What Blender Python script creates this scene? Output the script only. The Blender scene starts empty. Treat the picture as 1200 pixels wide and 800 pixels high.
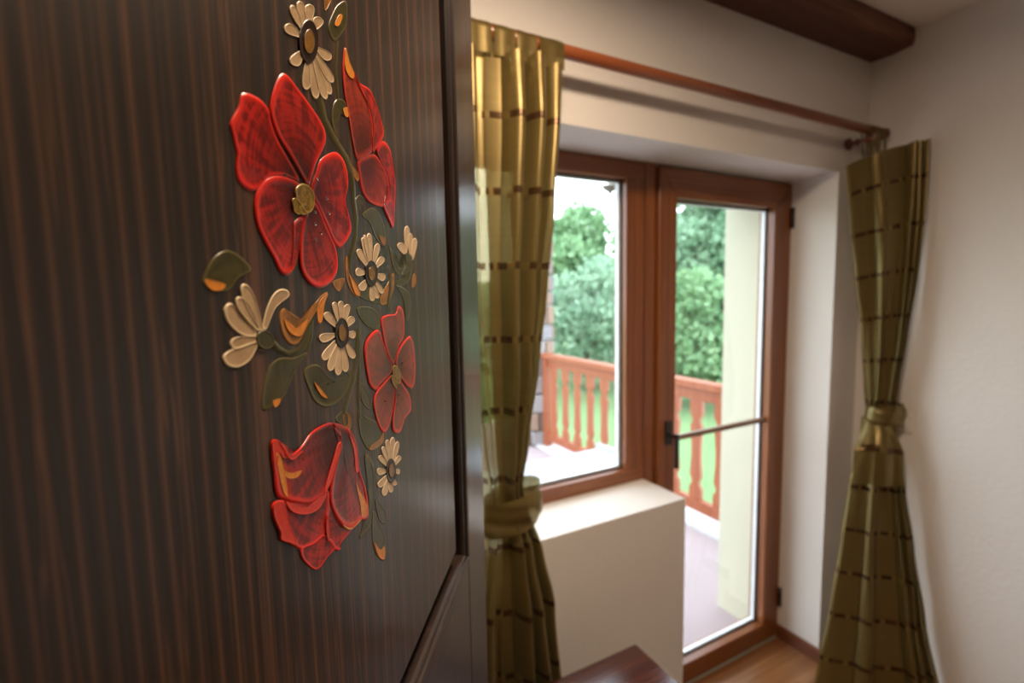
import bpy, bmesh, math, random
import numpy as np
from mathutils import Vector, Matrix

# ------------------------------------------------------------------ camera
scene = bpy.context.scene
col = scene.collection
EYE = Vector((0.0, 0.0, 1.63))
FPX = 570.0                                   # focal length in pixels of a 1200 px wide frame
def camera_axes(yaw, pitch, roll):
    cy, sy, cp, sp = math.cos(yaw), math.sin(yaw), math.cos(pitch), math.sin(pitch)
    fw = Vector((sy*cp, cy*cp, sp)); r = Vector((cy, -sy, 0)); u = r.cross(fw)
    c, s = math.cos(roll), math.sin(roll)
    return c*r + s*u, -s*r + c*u, fw
CR, CU, CF = camera_axes(math.radians(27.7145), math.radians(-5.3998), math.radians(-1.1115))
cam_d = bpy.data.cameras.new('camera'); cam = bpy.data.objects.new('camera', cam_d); col.objects.link(cam)
cam_d.sensor_width = 36.0; cam_d.lens = FPX/1200*36.0; cam_d.clip_start = 0.01; cam_d.clip_end = 300
m = Matrix((CR, CU, -CF)).transposed().to_4x4(); m.translation = EYE; cam.matrix_world = m
cam_d.dof.use_dof = True; cam_d.dof.focus_distance = 0.30; cam_d.dof.aperture_fstop = 6.0
scene.camera = cam

# ------------------------------------------------------------------ light and exposure
SKY = 5.7
world = bpy.data.worlds.new('overcast_sky'); scene.world = world; world.use_nodes = True
wn = world.node_tree.nodes; bg = wn['Background']
bg.inputs[0].default_value = (0.80, 0.90, 1.0, 1); bg.inputs[1].default_value = SKY
vs = scene.view_settings
vs.view_transform = 'Standard'; vs.look = 'None'; vs.exposure = 0.2; vs.gamma = 1.0; vs.use_curve_mapping = False
scene.cycles.use_denoising = True
scene.cycles.max_bounces = 12; scene.cycles.diffuse_bounces = 6; scene.cycles.transparent_max_bounces = 16
scene.cycles.sample_clamp_indirect = 6.0

# ------------------------------------------------------------------ helpers
def ray(x, y):
    return CR*((x-600)/FPX) + CU*((400-y)/FPX) + CF
def at_y(x, y, Y): d = ray(x, y); return EYE + d*(Y/d.y)
def at_x(x, y, X): d = ray(x, y); return EYE + d*(X/d.x)

def link(name, me, mat, parent=None, smooth=False):
    o = bpy.data.objects.new(name, me); col.objects.link(o)
    if mat is not None and len(me.materials) == 0: me.materials.append(mat)
    if parent: o.parent = parent
    if smooth:
        me.polygons.foreach_set('use_smooth', [True]*len(me.polygons))
    return o
def bm_obj(name, bm, mat, parent=None, smooth=False):
    me = bpy.data.meshes.new(name); bmesh.ops.recalc_face_normals(bm, faces=bm.faces); bm.to_mesh(me); bm.free()
    return link(name, me, mat, parent, smooth)
def empty(name, loc, rz=0.0):
    o = bpy.data.objects.new(name, None); col.objects.link(o); o.location = loc; o.rotation_euler = (0, 0, rz); return o
def tag(o, label=None, cat=None, group=None, kind=None):
    if label: o['label'] = label
    if cat: o['category'] = cat
    if group: o['group'] = group
    if kind: o['kind'] = kind
    return o
def add_box(bm, a, b, bevel=0.0):
    cx = [(p+q)/2 for p, q in zip(a, b)]; s = [abs(q-p) for p, q in zip(a, b)]
    r = bmesh.ops.create_cube(bm, size=1.0)
    vs_ = r['verts']
    bmesh.ops.scale(bm, vec=s, verts=vs_); bmesh.ops.translate(bm, vec=cx, verts=vs_)
    if bevel > 0:
        es = list({e for v in vs_ for e in v.link_edges})
        bmesh.ops.bevel(bm, geom=es, offset=bevel, segments=2, affect='EDGES', profile=0.5)
def box(name, a, b, mat, parent=None, bevel=0.0):
    bm = bmesh.new(); add_box(bm, a, b, bevel); return bm_obj(name, bm, mat, parent)
def boxes(name, lst, mat, parent=None, bevel=0.0):
    bm = bmesh.new()
    for a, b in lst: add_box(bm, a, b, bevel)
    return bm_obj(name, bm, mat, parent)
def lathe(name, prof, mat, origin=(0, 0, 0), axis='Z', parent=None, n=28):
    bm = bmesh.new(); rings = []
    def pos(r, h, a):
        c, s = r*math.cos(a), r*math.sin(a)
        v = {'Z': (c, s, h), 'X': (h, c, s), 'Y': (c, h, s)}[axis]
        return tuple(o+q for o, q in zip(origin, v))
    for r, h in prof:
        rings.append([bm.verts.new(pos(max(r, 1e-5), h, 2*math.pi*i/n)) for i in range(n)])
    for a, b in zip(rings, rings[1:]):
        for i in range(n): bm.faces.new((a[i], a[(i+1) % n], b[(i+1) % n], b[i]))
    bm.faces.new(rings[0]); bm.faces.new(rings[-1])
    return bm_obj(name, bm, mat, parent, True)
def extrude_poly(name, pts, axis, a, b, mat, parent=None, bevel=0.0):
    """pts in the plane across axis, extruded from a to b along it"""
    bm = bmesh.new()
    def v(p, t): return {'X': (t, p[0], p[1]), 'Y': (p[0], t, p[1]), 'Z': (p[0], p[1], t)}[axis]
    va = [bm.verts.new(v(p, a)) for p in pts]; vb = [bm.verts.new(v(p, b)) for p in pts]
    bm.faces.new(va); bm.faces.new(vb[::-1]); n = len(pts)
    for i in range(n): bm.faces.new((va[i], vb[i], vb[(i+1) % n], va[(i+1) % n]))
    if bevel: bmesh.ops.bevel(bm, geom=[e for e in bm.edges], offset=bevel, segments=1, affect='EDGES')
    return bm_obj(name, bm, mat, parent)

# ------------------------------------------------------------------ materials
def new_mat(name):
    mt = bpy.data.materials.new(name); mt.use_nodes = True
    nt = mt.node_tree; return mt, nt, nt.nodes['Principled BSDF']
def N(nt, typ, **kw):
    n = nt.nodes.new(typ)
    for k, v in kw.items():
        if k in ('operation', 'blend_type', 'data_type', 'wave_type', 'bands_direction', 'attribute_name', 'feature', 'noise_dimensions'): setattr(n, k, v)
        else: n.inputs[k.replace('_', ' ')].default_value = v
    return n
def ramp(nt, fac, stops):
    r = nt.nodes.new('ShaderNodeValToRGB'); e = r.color_ramp.elements
    e[0].position, e[0].color = stops[0][0], (*stops[0][1], 1); e[1].position, e[1].color = stops[-1][0], (*stops[-1][1], 1)
    for p, c in stops[1:-1]:
        q = e.new(p); q.color = (*c, 1)
    nt.links.new(fac, r.inputs[0]); return r.outputs[0]
def mixc(nt, fac, a, b, blend='MIX'):
    n = nt.nodes.new('ShaderNodeMix'); n.data_type = 'RGBA'; n.blend_type = blend
    for sock, val in ((n.inputs[0], fac), (n.inputs[6], a), (n.inputs[7], b)):
        if hasattr(val, 'is_output'): nt.links.new(val, sock)
        elif isinstance(val, (tuple, list)): sock.default_value = (*val, 1) if len(val) == 3 else val
        else: sock.default_value = val
    return n.outputs[2]
def math_(nt, op, a, b=None, c=None, clamp=False):
    n = nt.nodes.new('ShaderNodeMath'); n.operation = op; n.use_clamp = clamp
    for i, v in enumerate((a, b, c)):
        if v is None: continue
        if hasattr(v, 'is_output'): nt.links.new(v, n.inputs[i])
        else: n.inputs[i].default_value = v
    return n.outputs[0]
def bump(nt, bs, h, strength, dist):
    b = nt.nodes.new('ShaderNodeBump'); b.inputs['Strength'].default_value = strength; b.inputs['Distance'].default_value = dist
    nt.links.new(h, b.inputs['Height']); nt.links.new(b.outputs[0], bs.inputs['Normal'])
def coords(nt, scale=(1, 1, 1), rot=(0, 0, 0), kind='Object'):
    t = nt.nodes.new('ShaderNodeTexCoord'); mp = nt.nodes.new('ShaderNodeMapping')
    mp.inputs['Scale'].default_value = scale; mp.inputs['Rotation'].default_value = rot
    nt.links.new(t.outputs[kind], mp.inputs[0]); return mp.outputs[0]
def noise(nt, vec, scale, detail=3, rough=.5):
    n = nt.nodes.new('ShaderNodeTexNoise'); n.inputs['Scale'].default_value = scale
    n.inputs['Detail'].default_value = detail; n.inputs['Roughness'].default_value = rough
    nt.links.new(vec, n.inputs['Vector']); return n.outputs[0]

def plain(name, c, rough=.5, metal=0.0, spec=.5, coat=0.0):
    mt, nt, b = new_mat(name)
    v = noise(nt, coords(nt), 18, 2)
    nt.links.new(mixc(nt, v, tuple(x*.9 for x in c), tuple(min(1, x*1.1) for x in c)), b.inputs['Base Color'])
    b.inputs['Roughness'].default_value = rough; b.inputs['Metallic'].default_value = metal
    b.inputs['Specular IOR Level'].default_value = spec; b.inputs['Coat Weight'].default_value = coat
    return mt
def plaster(name, c, grain=60, strength=.25):
    mt, nt, b = new_mat(name)
    co = coords(nt); v = noise(nt, co, 3, 3)
    nt.links.new(mixc(nt, v, tuple(x*.95 for x in c), tuple(min(1, x*1.04) for x in c)), b.inputs['Base Color'])
    b.inputs['Roughness'].default_value = .85; b.inputs['Specular IOR Level'].default_value = .2
    bump(nt, b, noise(nt, co, grain, 4, .6), strength, .004)
    return mt
def wood(name, dark, light, axis='Z', fine=130, rough=.35, coat=.3, lines=.5, extra=None, bumpk=.1, thin=0):
    """straight-grained wood, the grain running along axis"""
    mt, nt, b = new_mat(name)
    k = {'X': (.012, 1, 1), 'Y': (1, .012, 1), 'Z': (1, 1, .012)}[axis]
    k2 = {'X': (.25, 1, 1), 'Y': (1, .25, 1), 'Z': (1, 1, .25)}[axis]
    wob = noise(nt, coords(nt, k2), 5, 2)
    co = coords(nt, k)
    add = nt.nodes.new('ShaderNodeVectorMath'); add.operation = 'MULTIPLY_ADD'
    nt.links.new(wob, add.inputs[0]); add.inputs[1].default_value = (.03, .03, .03); nt.links.new(co, add.inputs[2])
    l1 = noise(nt, add.outputs[0], fine, 2, .45); l2 = noise(nt, add.outputs[0], fine*3.2, 2, .6)
    if thin:
        cr = math_(nt, 'ABSOLUTE', math_(nt, 'SUBTRACT', l1, .5))
        r1 = ramp(nt, cr, [(0, (1, 1, 1)), (thin*.4, (.8, .8, .8)), (thin, (.12, .12, .12)), (thin*3.5, (0, 0, 0))])
        r1 = math_(nt, 'MULTIPLY', r1, ramp(nt, noise(nt, coords(nt, k2), 26, 2), [(.36, (.25, .25, .25)), (.6, (1, 1, 1))]))
    else:
        r1 = ramp(nt, l1, [(lines, (0, 0, 0)), (lines+.11, (.45, .45, .45)), (lines+.16, (1, 1, 1)), (lines+.2, (.2, .2, .2))])
    c1 = mixc(nt, r1, dark, light)
    c2 = mixc(nt, math_(nt, 'MULTIPLY', l2, .35), c1, tuple(.55*x+.1*y for x, y in zip(dark, light)))
    if extra: c2 = extra(nt, c2)
    nt.links.new(c2, b.inputs['Base Color'])
    b.inputs['Roughness'].default_value = rough; b.inputs['Coat Weight'].default_value = coat; b.inputs['Coat Roughness'].default_value = .18
    if thin: b.inputs['Specular IOR Level'].default_value = .15; b.inputs['Roughness'].default_value = .45; b.inputs['Coat Weight'].default_value = .5; b.inputs['Coat Roughness'].default_value = .21
    bump(nt, b, l2, bumpk, .002)
    return mt
def glass_mat():
    mt = bpy.data.materials.new('window_glass'); mt.use_nodes = True; nt = mt.node_tree; nt.nodes.clear()
    out = nt.nodes.new('ShaderNodeOutputMaterial'); mx = nt.nodes.new('ShaderNodeMixShader')
    lw = nt.nodes.new('ShaderNodeLayerWeight'); lw.inputs[0].default_value = .5
    fr = math_(nt, 'ADD', math_(nt, 'MULTIPLY', math_(nt, 'POWER', lw.outputs['Facing'], 4.0), .85), .035)
    tr = nt.nodes.new('ShaderNodeBsdfTransparent'); tr.inputs[0].default_value = (.95, .965, .96, 1)
    gl = nt.nodes.new('ShaderNodeBsdfGlossy'); gl.inputs['Roughness'].default_value = .01
    nt.links.new(fr, mx.inputs[0]); nt.links.new(tr.outputs[0], mx.inputs[1]); nt.links.new(gl.outputs[0], mx.inputs[2])
    nt.links.new(mx.outputs[0], out.inputs[0]); return mt

M = {}
M['wall'] = plaster('wall_plaster', (.74, .70, .66))
M['wall_r'] = plaster('rough_wall_plaster', (.74, .70, .66), 45, .5)
M['ceil'] = plaster('ceiling_plaster', (.80, .76, .70), 40, .2)
M['ext'] = plaster('cream_render', (.56, .53, .41), 90, .2)
M['frame'] = wood('golden_oak_frame', (.20, .058, .013), (.33, .108, .024), 'Z', 60, .38, .25, .42)
M['frame_h'] = wood('golden_oak_frame_across', (.20, .058, .013), (.33, .108, .024), 'X', 60, .38, .25, .42)
M['beam'] = wood('rough_beam_wood', (.085, .026, .013), (.20, .070, .034), 'X', 22, .6, .0, .45, bumpk=.6)
M['rod'] = wood('rod_wood', (.26, .065, .018), (.36, .11, .03), 'X', 60, .3, .4, .45)
M['turned'] = plain('turned_red_wood', (.16, .035, .018), .35, coat=.3)
M['floor'] = wood('floor_planks', (.21, .080, .026), (.33, .15, .055), 'X', 30, .28, .3, .42)
M['base'] = wood('baseboard_wood', (.13, .04, .017), (.22, .075, .03), 'Y', 40, .35, .3)
M['table'] = wood('dark_cherry_table', (.055, .014, .010), (.10, .028, .016), 'X', 40, .16, .6, .45)
M['black'] = plain('black_metal', (.018, .015, .013), .35)
M['white'] = plain('white_plastic', (.72, .70, .64), .4)
M['spacer'] = plain('bright_spacer', (.80, .82, .84), .3)
M['seal'] = plain('rubber_seal', (.02, .018, .018), .6)
M['sill_out'] = plain('white_sheet_sill', (.46, .47, .52), .35)
M['bar'] = plain('brown_glazing_bar', (.30, .20, .14), .35)
M['terrace'] = plaster('terrace_floor', (.36, .29, .30), 25, .1)
M['kerb'] = plaster('terrace_kerb', (.50, .49, .50), 25, .1)
M['rail'] = wood('orange_rail_wood', (.28, .066, .020), (.37, .105, .036), 'Z', 30, .5, .1)
M['leadgrey'] = plain('grey_threshold', (.25, .27, .22), .5)
M['glass'] = glass_mat()

# dark stained door wood ---------------------------------------------------
DARK, LITE = (.0155, .0100, .0072), (.085, .038, .018)
def rings(nt, c):
    t = nt.nodes.new('ShaderNodeTexCoord'); s = nt.nodes.new('ShaderNodeSeparateXYZ'); nt.links.new(t.outputs['Object'], s.inputs[0])
    w1 = noise(nt, coords(nt, (22, 1, .5)), 1.0, 2); w2_ = noise(nt, coords(nt, (4, 1, 2.2)), 1.0, 2)
    v = math_(nt, 'ADD', math_(nt, 'DIVIDE', math_(nt, 'LOGARITHM', math_(nt, 'MAXIMUM', math_(nt, 'SUBTRACT', s.outputs[0], .06), .02), math.e), .058), math_(nt, 'ADD', math_(nt, 'MULTIPLY', w1, .8), math_(nt, 'MULTIPLY', w2_, 1.6)))
    d = math_(nt, 'ABSOLUTE', math_(nt, 'SUBTRACT', math_(nt, 'FRACT', v), .62))
    l = ramp(nt, d, [(0, (1, 1, 1)), (.05, (.8, .8, .8)), (.12, (.22, .22, .22)), (.34, (0, 0, 0))])
    l = math_(nt, 'MULTIPLY', l, ramp(nt, noise(nt, coords(nt, (60, 1, 2.5)), 1.0, 2), [(.34, (.3, .3, .3)), (.6, (1, 1, 1))]))
    return streak(nt, mixc(nt, math_(nt, 'MULTIPLY', l, .85), c, (.098, .041, .0175)))
def streak(nt, c):
    t = nt.nodes.new('ShaderNodeTexCoord'); s = nt.nodes.new('ShaderNodeSeparateXYZ'); nt.links.new(t.outputs['Object'], s.inputs[0])
    w = noise(nt, coords(nt, (2, 1, 6)), 1.0, 2)
    x = math_(nt, 'ADD', s.outputs[0], math_(nt, 'MULTIPLY', math_(nt, 'SUBTRACT', w, .5), .014))
    d = math_(nt, 'ABSOLUTE', math_(nt, 'SUBTRACT', x, .2465))
    g = math_(nt, 'SUBTRACT', 1.0, math_(nt, 'DIVIDE', d, .0042), clamp=True)
    g = math_(nt, 'MULTIPLY', g, 1.5, clamp=True)
    pat = noise(nt, coords(nt, (1, 1, 1)), 9, 1)
    g = math_(nt, 'MULTIPLY', g, math_(nt, 'MULTIPLY', math_(nt, 'SUBTRACT', pat, .32), 3.2, clamp=True))
    return mixc(nt, math_(nt, 'MULTIPLY', g, .8), c, (.115, .048, .024))
M['door'] = wood('dark_stained_pine', DARK, LITE, 'Z', 160, .34, .35, .47, rings, .12, .02)
M['door_v'] = wood('dark_stained_pine_upright', DARK, LITE, 'Z', 120, .34, .35, .50, None, .12, .03)
M['door_h'] = wood('dark_stained_pine_across', DARK, LITE, 'X', 120, .34, .35, .49, None, .12, .03)
M['moulding'] = wood('dark_stained_moulding', (.018, .010, .007), (.07, .032, .016), 'Z', 150, .35, .3, .56)

# thick paint --------------------------------------------------------------
def paint(name, rim, mid, dark, streaks=26, streak_amt=.6, coat=.8, base_dark=.0):
    mt, nt, b = new_mat(name)
    at = nt.nodes.new('ShaderNodeAttribute'); at.attribute_name = 'paint'
    s = nt.nodes.new('ShaderNodeSeparateColor'); nt.links.new(at.outputs['Color'], s.inputs[0])
    k, dist, ang = s.outputs[0], s.outputs[1], s.outputs[2]
    cb = nt.nodes.new('ShaderNodeCombineXYZ'); nt.links.new(math_(nt, 'MULTIPLY', ang, streaks), cb.inputs[0])
    nt.links.new(math_(nt, 'MULTIPLY', dist, 2.2), cb.inputs[1])
    st = noise(nt, cb.outputs[0], 1.0, 3, .6)
    cb2 = nt.nodes.new('ShaderNodeCombineXYZ'); nt.links.new(math_(nt, 'MULTIPLY', ang, 5), cb2.inputs[0]); nt.links.new(math_(nt, 'MULTIPLY', dist, streaks*.55), cb2.inputs[1])
    st2 = noise(nt, cb2.outputs[0], 1.0, 3, .6)
    st = math_(nt, 'MULTIPLY_ADD', st2, .45, math_(nt, 'MULTIPLY', st, .55))
    inner = mixc(nt, math_(nt, 'MULTIPLY', ramp(nt, st, [(.45, (0, 0, 0)), (.55, (1, 1, 1))]), streak_amt), mid, dark)
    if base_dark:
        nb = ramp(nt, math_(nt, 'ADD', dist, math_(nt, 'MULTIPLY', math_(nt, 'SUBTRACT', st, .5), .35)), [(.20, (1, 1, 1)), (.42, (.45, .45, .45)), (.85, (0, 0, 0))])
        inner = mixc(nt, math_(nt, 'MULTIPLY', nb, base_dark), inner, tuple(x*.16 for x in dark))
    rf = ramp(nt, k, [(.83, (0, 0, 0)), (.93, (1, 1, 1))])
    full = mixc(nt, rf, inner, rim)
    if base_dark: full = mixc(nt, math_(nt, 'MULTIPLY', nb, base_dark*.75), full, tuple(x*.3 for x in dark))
    nt.links.new(full, b.inputs['Base Color'])
    b.inputs['Roughness'].default_value = .32; b.inputs['Coat Weight'].default_value = coat*.3; b.inputs['Coat Roughness'].default_value = .08; b.inputs['Specular IOR Level'].default_value = .15
    bump(nt, b, st, .25, .001)
    return mt
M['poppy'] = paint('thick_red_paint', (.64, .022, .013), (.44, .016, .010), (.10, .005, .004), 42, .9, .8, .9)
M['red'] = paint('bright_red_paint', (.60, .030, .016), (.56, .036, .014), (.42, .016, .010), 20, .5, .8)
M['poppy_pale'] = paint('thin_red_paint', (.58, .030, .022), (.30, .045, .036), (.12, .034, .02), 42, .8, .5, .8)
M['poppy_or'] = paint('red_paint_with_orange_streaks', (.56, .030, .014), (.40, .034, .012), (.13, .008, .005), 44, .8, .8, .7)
M['cream'] = paint('cream_paint', (.64, .50, .31), (.40, .27, .15), (.28, .18, .095), 8, .5, .4)
M['cream_small'] = paint('pale_cream_paint', (.66, .50, .33), (.50, .35, .21), (.36, .24, .135), 8, .4, .4)
M['olive'] = paint('olive_leaf_paint', (.085, .070, .018), (.055, .046, .013), (.030, .028, .010), 14, .7, .5)
M['orange'] = paint('orange_paint', (.60, .20, .025), (.62, .23, .03), (.42, .13, .015), 10, .5, .5)
M['amber'] = paint('amber_leaf_paint', (.34, .15, .025), (.30, .11, .018), (.10, .055, .012), 12, .7, .5)
M['centre'] = paint('dark_flower_eye', (.025, .012, .008), (.02, .010, .007), (.016, .009, .006), 10, .3, .4)
M['centre_in'] = paint('ochre_flower_eye', (.13, .06, .015), (.22, .105, .02), (.10, .05, .012), 10, .6, .4)
M['stamen'] = paint('ochre_stamen_paint', (.30, .19, .03), (.22, .13, .02), (.07, .04, .01), 10, .8, .6)
M['dot'] = plain('black_paint', (.008, .005, .005), .25, coat=.5)

# ------------------------------------------------------------------ room shell
W0, FR0, FR1, W1 = 1.155, 1.36, 1.43, 1.64        # wall face, frame planes, outer face
XR, XL, YB, ZC = 2.29, -1.95, -2.7, 2.617
OPX0, OPX1, OPZ, SILLX, SILLZ = 0.12, 2.099, 2.097, 1.268, 0.925
bm = bmesh.new()
add_box(bm, (XL-.1, W0, 0), (OPX0, FR1, ZC)); add_box(bm, (OPX1, W0, 0), (XR+.1, FR1, ZC))
add_box(bm, (OPX0, W0, OPZ), (OPX1, FR1, ZC)); add_box(bm, (OPX0, W0, 0), (SILLX, FR1, SILLZ))
tag(bm_obj('wall_front', bm, M['wall']), kind='structure')
bm = bmesh.new()
add_box(bm, (XL-.1, FR1, -.6), (OPX0+.04, W1, 3.0)); add_box(bm, (2.046, FR1, -.6), (XR+.35, W1, 3.0))
add_box(bm, (OPX0+.04, FR1, 2.092), (2.046, W1, 3.0)); add_box(bm, (OPX0+.04, FR1, -.6), (1.312, W1, .925))
tag(bm_obj('wall_outer', bm, M['ext']), kind='structure')
box_w = lambda n, a, b, mt: tag(box(n, a, b, mt), kind='structure')
box_w('wall_right', (XR, YB, 0), (XR+.25, W0, ZC), M['wall_r'])
box_w('wall_left', (XL-.1, YB, 0), (XL, W0, ZC), M['wall'])
box_w('wall_back', (XL-.1, YB-.1, 0), (XR+.25, YB, ZC), M['wall'])
box_w('ceiling', (XL-.1, YB-.1, ZC), (XR+.25, FR1, ZC+.12), M['ceil'])
fl = box_w('floor', (XL-.1, YB-.1, -.12), (XR+.25, FR1, -.012), M['base'])
# floor boards, one by one
pl_me = None; rng = random.Random(3)
pw, pln = .128, 1.25
y = FR0 - pw - .002; row = 0
while y > YB:
    x = XL - rng.random()*pln
    while x < XR:
        a, b_ = max(x, XL), min(x+pln, XR)
        if a < OPX1 and y + pw > W0:                       # the strip inside the door recess
            a = max(a, SILLX); b_ = min(b_, OPX1)
        if b_ - a > .03 and not (y + pw > W0 and a >= OPX1):
            full = abs(b_-a-pln) < 1e-6
            if full and pl_me:
                o = bpy.data.objects.new('floor_board', pl_me); col.objects.link(o)
            else:
                bmm = bmesh.new(); add_box(bmm, (0, 0, -.012), (b_-a-.0015, pw-.0015, 0), .0008)
                o = bm_obj('floor_board', bmm, M['floor'])
                if full: pl_me = o.data
            o.location = (a, y, 0); o.parent = fl
        x += pln
    y -= pw; row += 1
# beam along the ceiling
bm = bmesh.new(); nseg = 40
prof = [(1.006, 2.62), (1.000, 2.575), (1.012, 2.552), (1.08, 2.546), (1.156, 2.550), (1.156, 2.62)]
rng = random.Random(8); rings = []
for i in range(nseg+1):
    xx = XL + (XR-XL)*i/nseg
    rings.append([bm.verts.new((xx, p[0]+(rng.uniform(-.004, .004) if j in (1, 2) else 0), p[1]+(rng.uniform(-.003, .003) if j in (1, 2, 3) else 0))) for j, p in enumerate(prof)])
for a, b in zip(rings, rings[1:]):
    for j in range(5): bm.faces.new((a[j], a[j+1], b[j+1], b[j]))
bm.faces.new(rings[0]); bm.faces.new(rings[-1][::-1])
tag(bm_obj('trim_1', bm, M['beam']), 'rough dark brown wooden beam under the ceiling along the window wall', kind='structure')
# skirting
box_w('baseboard_right', (XR-.014, YB, 0), (XR, W0, .06), M['base'])
box_w('baseboard_front', (OPX1+.0, W0-.014, 0), (XR-.014, W0, .06), M['base'])
box_w('baseboard_recess', (OPX1-.014, W0-.014, 0), (OPX1, FR0-.005, .06), M['base'])

# ------------------------------------------------------------------ window and balcony door
def frame_piece(name, a, b, across, parent, bevel=.004):
    return box(name, a, b, M['frame_h' if across else 'frame'], parent, bevel)
win = tag(empty('window_1', (OPX0, FR0, SILLZ)), kind='structure')
win.location = (0, 0, 0)
gx0, gx1, gz0, gz1 = .20, 1.184, .975, 2.032
frame_piece('top_rail', (OPX0, FR0, gz1), (SILLX, FR1, OPZ), True, win)
frame_piece('bottom_rail', (OPX0, FR0, SILLZ), (SILLX, FR1, gz0), True, win)
frame_piece('stile', (OPX0, FR0+.0008, SILLZ), (gx0, FR1-.001, OPZ), False, win)
frame_piece('stile', (gx1, FR0+.0008, SILLZ), (SILLX-.002, FR1-.001, OPZ), False, win)
def pane_set(x0, x1, z0, z1, y, parent):
    box('pane', (x0-.012, y, z0-.012), (x1+.012, y+.004, z1+.012), M['glass'], parent)
    w = .0105
    for nm, mt, yy, d, ww in (('seal', M['seal'], y-.0035, .0035, .004), ('spacer', M['spacer'], y+.0045, .016, w)):
        boxes(nm, [((x0, yy, z0), (x0+ww, yy+d, z1)), ((x1-ww, yy, z0), (x1, yy+d, z1)),
                   ((x0+ww, yy, z0), (x1-ww, yy+d, z0+ww)), ((x0+ww, yy, z1-ww), (x1-ww, yy+d, z1))], mt, parent)
pane_set(gx0, gx1, gz0, gz1, FR0+.03, win)
# post between window and door, and the door's outer frame
box_w('trim_2', (SILLX-.002, FR0-.002, 0.0), (1.318, FR1, OPZ), M['frame'])
box_w('trim_4', (1.3165, FR0+.010, .0), (1.3245, FR1-.012, 2.09), M['seal'])
dr = tag(empty('door_1', (0, 0, 0)), kind='structure')
dx0, dx1, dz0, dz1, dy = 1.323, 2.097, .004, 2.088, FR0-.016
hx0, hx1, hz0, hz1 = 1.413, 1.988, .092, 1.979
def mitre(name, pts, mat):
    return extrude_poly(name, pts, 'Y', dy, FR1-.01, mat, dr, .003)
mitre('top_rail', [(dx0, dz1), (dx1, dz1), (hx1, hz1), (hx0, hz1)], M['frame_h'])
mitre('bottom_rail', [(dx0, dz0), (hx0, hz0), (hx1, hz0), (dx1, dz0)], M['frame_h'])
mitre('stile', [(dx0, dz0), (dx0, dz1), (hx0, hz1), (hx0, hz0)], M['frame'])
mitre('stile', [(dx1, dz0), (hx1, hz0), (hx1, hz1), (dx1, dz1)], M['frame'])
pane_set(hx0, hx1, hz0, hz1, FR0+.022, dr)
box('glazing_bar', (hx0, FR0+.004, 1.044), (hx1, FR0+.020, 1.066), M['bar'], dr, .002)
hd = box('handle', (1.357, dy-.010, 1.048), (1.389, dy, 1.140), M['black'], dr, .004)
bm = bmesh.new(); add_box(bm, (1.366, dy-.045, 1.080), (1.382, dy-.010, 1.096), .004)
add_box(bm, (1.366, dy-.055, .965), (1.382, dy-.040, 1.100), .005)
bm_obj('lever', bm, M['black'], hd)
for zz in (1.90, .16):
    lathe('hinge', [(.008, 0), (.008, .085)], M['black'], (2.090, dy-.010, zz), 'Z', dr, 12)
box_w('trim_3', (1.318, FR0-.022, 0.0), (2.097, FR0-.014, .006), M['leadgrey'])
so = tag(empty('window_sill_outside', (0, 0, 0)), kind='structure')
extrude_poly('sheet', [(FR1-.005, .962), (1.70, .944), (1.70, .914), (1.695, .914), (1.695, .938), (FR1-.005, .956)], 'X', OPX0+.04, 1.318, M['sill_out'], so)
extrude_poly('end_cap', [(FR1, .956), (1.702, .938), (1.702, .968), (FR1, .984)], 'X', 1.306, 1.320, M['sill_out'], so)
# ------------------------------------------------------------------ painted door leaf in front
DB, PSI, UH = .125, math.radians(34.0), -.06
dn = Vector((math.cos(PSI), -math.sin(PSI), 0)); dd = Vector((math.sin(PSI), math.cos(PSI), 0))
leaf = empty('wardrobe_door', (*( -DB*dn + UH*dd)[:2], 0.0), math.pi/2 - PSI)
tag(leaf, 'dark-stained wooden door with raised panel, hand-painted with red poppies and white daisies', 'door')
def P(x, y):
    """a point of the photograph on the face of the panel -> (along, up) of the leaf"""
    r = ray(x, y); q = EYE + r*(-DB/r.dot(dn)); return (q.dot(dd) - UH, q.z)
PX0, PX1, PZ0, PZ1 = .115, .516-UH, 1.3425, 1.955      # upper panel field
SX = .552-UH; EX = .668-UH; MZ0 = 1.3425-.026; MZ1 = PZ1+.03; SX0 = PX0-.036
FRONT, BACK = -.006, .028
def rounded(x0, x1, z0, z1, r, n=6, low=True):
    pts = []
    for cx, cz, a0, rr in ((x1, z0, -90, r if low else 0), (x1, z1, 0, r), (x0, z1, 90, r), (x0, z0, 180, r if low else 0)):
        if rr <= 1e-6: pts += [(cx, cz)]*(n+1); continue
        ox = cx - rr if cx == x1 else cx + rr; oz = cz - rr if cz == z1 else cz + rr
        for i in range(n+1):
            a = math.radians(a0 + 90*i/n); pts.append((ox + rr*math.cos(a), oz + rr*math.sin(a)))
    return pts
def ring_mesh(name, loops, mat, cap=False):
    """loops: list of (points, y); strips between successive loops"""
    bm = bmesh.new(); L = [[bm.verts.new((p[0], y, p[1])) for p in pts] for pts, y in loops]; n = len(L[0])
    for a, b in zip(L, L[1:]):
        for i in range(n):
            try: bm.faces.new((a[i], a[(i+1) % n], b[(i+1) % n], b[i]))
            except ValueError: pass
    if cap: bm.faces.new(L[-1])
    bmesh.ops.remove_doubles(bm, verts=bm.verts, dist=1e-6)
    return bm_obj(name, bm, mat, leaf)
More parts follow.
